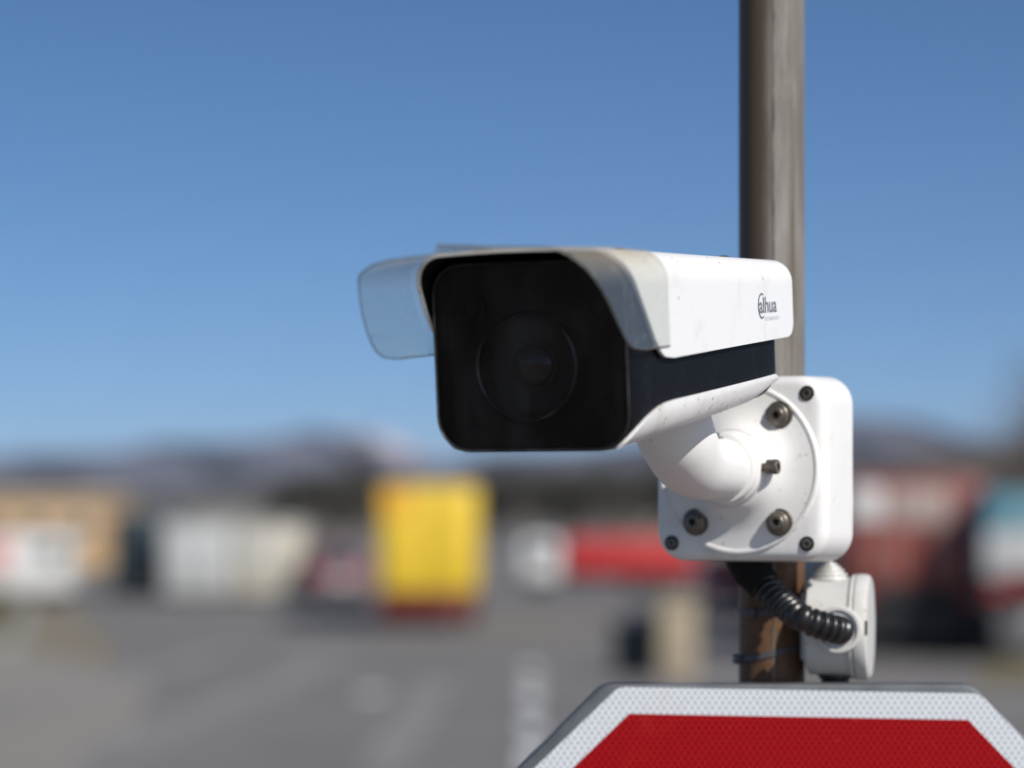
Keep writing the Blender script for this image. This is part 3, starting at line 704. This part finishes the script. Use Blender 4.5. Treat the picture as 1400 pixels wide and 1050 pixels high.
# cut the profile in two at the tear so that its two lips are separate edges of the same sheet
cut = [i for i, q in enumerate(P2) if q[3] == 1 and q[0] < -.012][0]
def visor_piece(lo_i, hi_i, name):
    return sheet_u(P2[lo_i:hi_i], vi_f, vi_b, .0009, 44, name, M['visor'], secam, vmod)
visor_piece(0, cut + 1, 'visor'); visor_piece(cut, len(P2), 'visor')
def rim_pt(i):
    a, b, na, nb = P2[i]; aa, bb, t = vmod(a - na * .0004, b - nb * .0004, vi_f(a, b), 0, 0); return cl(aa, bb, t)
def rim_side(i, t1):
    a, b, na, nb = P2[i]; return [cl(a - na * .0004, b, vi_f(a, b) + (t1 - vi_f(a, b)) * k / 12) for k in range(13)]
M['rim'] = simple('dark_plastic_edge', (.17, .155, .13), .6, 0, .7, 220)  # brown-grey edge colour, darker than the clear sheet
sweep(rim_side(0, .061)[::-1] + [rim_pt(i) for i in range(cut + 1)], .00042, 6).build('visor_edge', M['rim'], secam, 60)
sweep([rim_pt(i) for i in range(cut + 1, len(P2))] + rim_side(len(P2) - 1, .02), .00042, 6).build('visor_edge', M['rim'], secam, 60)
bz = [cl(a, b, -.0005) for a, b in body_sec(.0577, .0507, -.0529, .0168, .0192)]
sweep(bz + bz[:2], .00035, 6, cap=False).build('bezel', M['bezel'], secam, 60)  # thin grey line painted in for the highlight along the front rim
# lower white shell
def lo_prof():
    P = []; hw, bb, rb = .0603, -.0550, .0210
    for k in range(10): b = -.0318 + (bb + rb + .0318) * k / 10; P.append((hw, b, 1, 0))
    for k in range(16):
        a = R(-90 * k / 16); P.append((hw - rb + rb * math.cos(a), bb + rb + rb * math.sin(a), math.cos(a), math.sin(a)))
    for k in range(17): P.append(((hw - rb) * (1 - 2 * k / 16), bb, 0, -1))
    for k in range(1, 17):
        a = R(-90 - 90 * k / 16); P.append((-hw + rb + rb * math.cos(a), bb + rb + rb * math.sin(a), math.cos(a), math.sin(a)))
    for k in range(1, 11): b = bb + rb + (-.0318 - bb - rb) * k / 10; P.append((-hw, b, -1, 0))
    return P
def lo_f(a, b): return interp([(-.0548, .0120), (-.053, .0020), (-.050, .0030), (-.046, .0070), (-.042, .0150), (-.038, .0260), (-.0352, .038), (-.0335, .048), (-.0323, .060), (-.0318, .078)], b)
def lo_b(a, b):
    r = .015; c = -.0318 - r
    if b > c: return .312 - r + math.sqrt(max(0, r * r - (b - c) ** 2))
    return .312
def lo_mod(a, b, t, p, q):
    if b > -.040: b -= .0035 * min(1, max(0, (t - .05) / .27)) * (b + .040) / .0082
    if t > .255:
        k = (t - .255) / .064; a *= 1 - .05 * k * k; b += .010 * k ** 2.0 * min(1, max(0, (-.040 - b) / .012))
    return a, b, t
sheet_u(lo_prof(), lo_f, lo_b, .0024, 40, 'lower_shell', M['white'], secam, lo_mod)
# screws on top of the shield
for a_, t_ in ((.032, .066), (-.032, .066), (.030, .270), (-.030, .270)):
    screw(secam, cl(a_, .0578, t_), (0, 0, 1), .0042, .0016)
# arm: neck below the body, elbow, wall end
n_out = Vector((-math.sin(YAW), -math.cos(YAW), 0))
C0 = BC + n_out * .0145
p0 = at(912, 560, 1.980); p1 = at(928, 603, 1.992); p2 = at(947, 633, 2.018)
pts = catmull([cinv(p) for p in (p0, p1, p2, C0 + n_out * .0270, C0 + n_out * .0100)], 14)
nn = len(pts)
rad = [interp([(0, .0280), (.25, .0262), (.5, .0240), (.75, .0222), (1, .0214)], k / (nn - 1)) for k in range(nn)]
sweep(pts, rad, 56).build('arm', M['box_white'], secam, 60)
cv = CM2.inverted().to_3x3() @ n_out
lathe([(.0290, .0006), (.0282, .0060), (.0266, .0075), (.0262, .0080), (.0262, .0150), (.0256, .0158), (.0250, .0160), (.0250, .0170), (.0252, .0172), (.0254, .0178), (.0254, .0225), (.0246, .0240), (.0222, .0246), (.0214, .0240)], cinv(C0 - n_out * .0055), cv, 80).build('collar', M['box_white'], secam, 30)
sxv = CM2.inverted().to_3x3() @ Vector((math.cos(YAW), -math.sin(YAW), 0.03))
cp = cinv(C0 - n_out * .0055 + n_out * .0115) + sxv * .0255
lathe([(.0030, 0), (.0030, .0052)], cp, sxv, 20).build('lock_screw_shank', M['steel'], secam)
o = lathe([(.0052, .0045), (.0054, .0055), (.0054, .0118), (.0049, .0126), (.0028, .0126), (.0028, .0095), (.0001, .0095)], cp, sxv, 28).build('lock_screw', M['steel'], secam, 35)
# printed maker's mark on the shield side
def text(name, body, size, mat, parent, a0, b0, shear=0, bold=.0, xs=1.0):
    cu = bpy.data.curves.new(name, 'FONT'); cu.body = body; cu.size = size; cu.offset = bold; cu.space_character = 1.0
    tmp = bpy.data.objects.new('tmp', cu); COL.objects.link(tmp)
    me = bpy.data.meshes.new_from_object(tmp.evaluated_get(bpy.context.evaluated_depsgraph_get()))
    bpy.data.objects.remove(tmp); bpy.data.curves.remove(cu)
    me.materials.append(mat)
    side_n = .00025
    for vtx in me.vertices:
        x, y, _ = vtx.co; t = a0 + x * xs; s = sc_(t)
        vtx.co = Vector((.0632 * s + side_n, t, (b0 + y) * s)) - base_l
    me.name = name; o = bpy.data.objects.new(name, me); COL.objects.link(o); o.parent = parent; return o
LT, LB = .2530, .0150
text('logo_lettering', 'alhua', .0170, M['print'], shield, LT, LB, bold=.00028, xs=1.18)
text('logo_tagline', 'TECHNOLOGY', .0042, M['print_faint'], shield, LT + .013, LB - .0062, xs=1.2)
arc = MB(); A = []
for k in range(31):
    a = R(62 + 236 * k / 30); A.append((a, .0084, .00050 + .00045 * math.sin(math.pi * k / 30)))
v = []; f = []
for a, r_, w_ in A:
    for q in (-1, 1):
        t = LT + .0070 + (r_ + q * w_) * math.cos(a) * 1.0; b = LB + .0052 + (r_ + q * w_) * math.sin(a) * 1.08; s = sc_(t)
        v.append(Vector((.0632 * s + .00025, t, b * s)) - base_l)
f = [(2 * k, 2 * k + 1, 2 * k + 3, 2 * k + 2) for k in range(30)]
link('logo_arc', v, f, M['print'], shield, 0)

# ------------------------------------------------------------------ round junction box
JC = at(1150, 857, 2.160)
TH = R(12)
ja = Vector((math.cos(TH), -math.sin(TH), 0))
jb = empty('round_junction_box', JC); tag(jb, 'round grey plastic junction box on the pole below the mounting box', 'junction box')
lathe([(.0330, -.0240), (.0352, -.0225), (.0360, -.010), (.0364, .006), (.0370, .0085), (.0385, .0088), (.0385, .0112), (.0372, .0116)], (0, 0, 0), ja, 72).build('body', M['pvc'], jb, 30)
lathe([(.0368, .0110), (.0368, .0122), (.0388, .0124), (.0390, .0145), (.0390, .0180), (.0383, .0205), (.0362, .0220), (.0180, .0228), (.0001, .0230)], (0, 0, 0), ja, 72).build('lid', M['pvc'], jb, 30)
MB().box(.0128, .0142, -.0420, -.0400, -.004, .006).build('latch_slot', M['inner'], jb, 0)
g_ = [(.0150, .0)]; 
for k, (r_, h_) in enumerate(((.0150, .0020), (.0128, .0050), (.0104, .0080), (.0078, .0105), (.0052, .0125))):
    g_ += [(r_, h_ - .0010), (r_ - .0004, h_ - .0001), (r_ - .0030, h_), (r_ - .0034, h_ + .0009)]
g_ += [(.0001, .0135)]
lathe([(r_ * 1.0, h_) for r_, h_ in g_], (-.0075, .004, .0345), (0, 0, 1), 48).build('cable_gland', M['pvc'], jb, 25)
lathe([(.0125, 0), (.0125, .0030), (.0105, .0045), (.0105, .012)], (-.004, .004, -.0345), (0, 0, -1), 32).build('cable_gland', M['rubber'], jb, 30)
gd = Vector((-.25, -.96, .02)).normalized()
go = Vector((-.0055, -.0355, -.0005))
lathe([(.0172, -.004), (.0172, .0050), (.0164, .0060), (.0142, .0062), (.0135, .0045)], go, gd, 48).build('conduit_gland', M['pvc'], jb, 30)
MB().box(-.0300, -.0230, -.010, .012, -.025, .025).build('pole_foot', M['pvc'], jb, bevel=.002)

# ------------------------------------------------------------------ corrugated conduit
ge = JC + go
cpts = catmull([at(1012, 742, 2.146), at(1024, 772, 2.145), at(1046, 802, 2.141), at(1074, 829, 2.124), at(1101, 847, 2.104), ge + gd * .009, ge - gd * .006], 40)
acc = [0]
for a, b in zip(cpts, cpts[1:]): acc.append(acc[-1] + (b - a).length)
pitch = .0066; steps = int(acc[-1] / pitch * 10); P = []; Rr = []; j = 0
for k in range(steps):
    d = acc[-1] * k / (steps - 1)
    while j < len(acc) - 2 and acc[j + 1] < d: j += 1
    q = (d - acc[j]) / max(1e-9, acc[j + 1] - acc[j]); P.append(cpts[j].lerp(cpts[j + 1], q))
    ph = (d / pitch) % 1; Rr.append(  .0080 + .0026 * max(0, math.sin(math.pi * min(1, ph / .78))) ** .45)
o = sweep(P, Rr, 30).build('corrugated_conduit', M['rubber'], None, 60); tag(o, 'black corrugated conduit bending from the mounting box into the round junction box', 'conduit')

bp = cpts[:78]  # dark sleeve added over the top end to deepen the box's shadow
sweep(bp, [.0150 if k < 52 else .0150 - .0030 * (k - 52) / 25 for k in range(len(bp))], 28).build('shadow_sleeve', M['sleeve_black'], o, 50)
# ------------------------------------------------------------------ cable ties
def tie(z0, tilt, head_a, label):
    t = empty('cable_tie', (PX, PY, z0)); tag(t, label, 'cable tie', 'cable ties around the pole')
    v = []; f = []; sg = 64
    for r_, z_ in ((PR + .0002, -.0022), (PR + .0014, -.0022), (PR + .0014, .0022), (PR + .0002, .0022)):
        for i in range(sg):
            a = 6.28318 * i / sg; v.append((r_ * math.cos(a), r_ * math.sin(a), z_ + tilt * math.cos(a)))
    for k in range(4):
        for i in range(sg): f.append((k * sg + i, k * sg + (i + 1) % sg, ((k + 1) % 4) * sg + (i + 1) % sg, ((k + 1) % 4) * sg + i))
    MB().add(v, f).build('band', M['tie'], t, 40)
    a = R(head_a); hp = Vector(((PR + .0025) * math.cos(a), (PR + .0025) * math.sin(a), tilt * math.cos(a)))
    h = MB().box(-.0036, .0036, -.0028, .0028, -.0034, .0034).build('head', M['tie'], t, bevel=.0007)
    h.location = hp; h.rotation_euler = (0, 0, a + R(90))
    tl = MB().box(-.0005, .0005, -.012, 0, -.0014, .0014).build('tail', M['tie'], t); tl.location = hp; tl.rotation_euler = (0, 0, a - R(60))
tie(at(1055, 838, PY - PR).z, .0004, 232, 'upper dark cable tie round the pole, level, just under the corrugated conduit')
tie(at(1055, 893, PY - PR).z, .0058, 196, 'lower dark cable tie round the pole, slanting up to the right')

# ------------------------------------------------------------------ sign
SD = 2.125
sign = empty('octagonal_sign', (.2005, SD, EYE - .1302 - .3240)); tag(sign, 'red octagonal road sign with white honeycomb reflective border, below the boxes', 'road sign')
def octa(ap, r, y, cx_=0, cz_=0, rot=0, seg=6):
    P = []
    for k in range(8):
        a = R(22.5 + 45 * k); R_ = ap / math.cos(R(22.5)); c = Vector((math.cos(a), math.sin(a))) * R_
        if r <= 0: P.append(c); continue
        # rounded corner
        din = R(45) / 2; dd = r / math.cos(din); cc = c.normalized() * (R_ - dd)
        for s in range(seg + 1):
            b = a - din + 2 * din * s / seg; P.append(cc + Vector((math.cos(b), math.sin(b))) * r)
    cr, sr = math.cos(rot), math.sin(rot)
    return [Vector((cx_ + p.x * cr - p.y * sr, y, cz_ + p.x * sr + p.y * cr)) for p in P]
def solid(loops, name, mat, parent, smooth=30):
    n_ = len(loops[0]); v = [p for L_ in loops for p in L_]; f = [tuple(range(n_)), tuple((len(loops) - 1) * n_ + i for i in range(n_))[::-1]]
    for k in range(len(loops) - 1):
        for i in range(n_): f.append((k * n_ + i, k * n_ + (i + 1) % n_, (k + 1) * n_ + (i + 1) % n_, (k + 1) * n_ + i))
    return MB().add(v, f).build(name, mat, parent, smooth)
solid([octa(.3205, .016, 0), octa(.3232, .018, .0008), octa(.3240, .019, .0022), octa(.3240, .019, .0200), octa(.3225, .018, .0200), octa(.3225, .018, .0030)], 'backing_plate', M['aluminium'], sign)
rot = R(-1.05)
solid([octa(.3165, .014, -.0006, .0022, .0030, rot), octa(.3165, .014, .0004, .0022, .0030, rot)], 'white_border', M['sheet_white'], sign)
solid([octa(.2972, 0, -.0011, .0022, .0030, rot), octa(.2972, 0, -.0004, .0022, .0030, rot)], 'red_field', M['sheet_red'], sign)
for z in (.16, -.16):
    MB().box(-.16, .16, .0045, .0180, z - .015, z + .015).build('bracket', M['steel'], sign, bevel=.001)
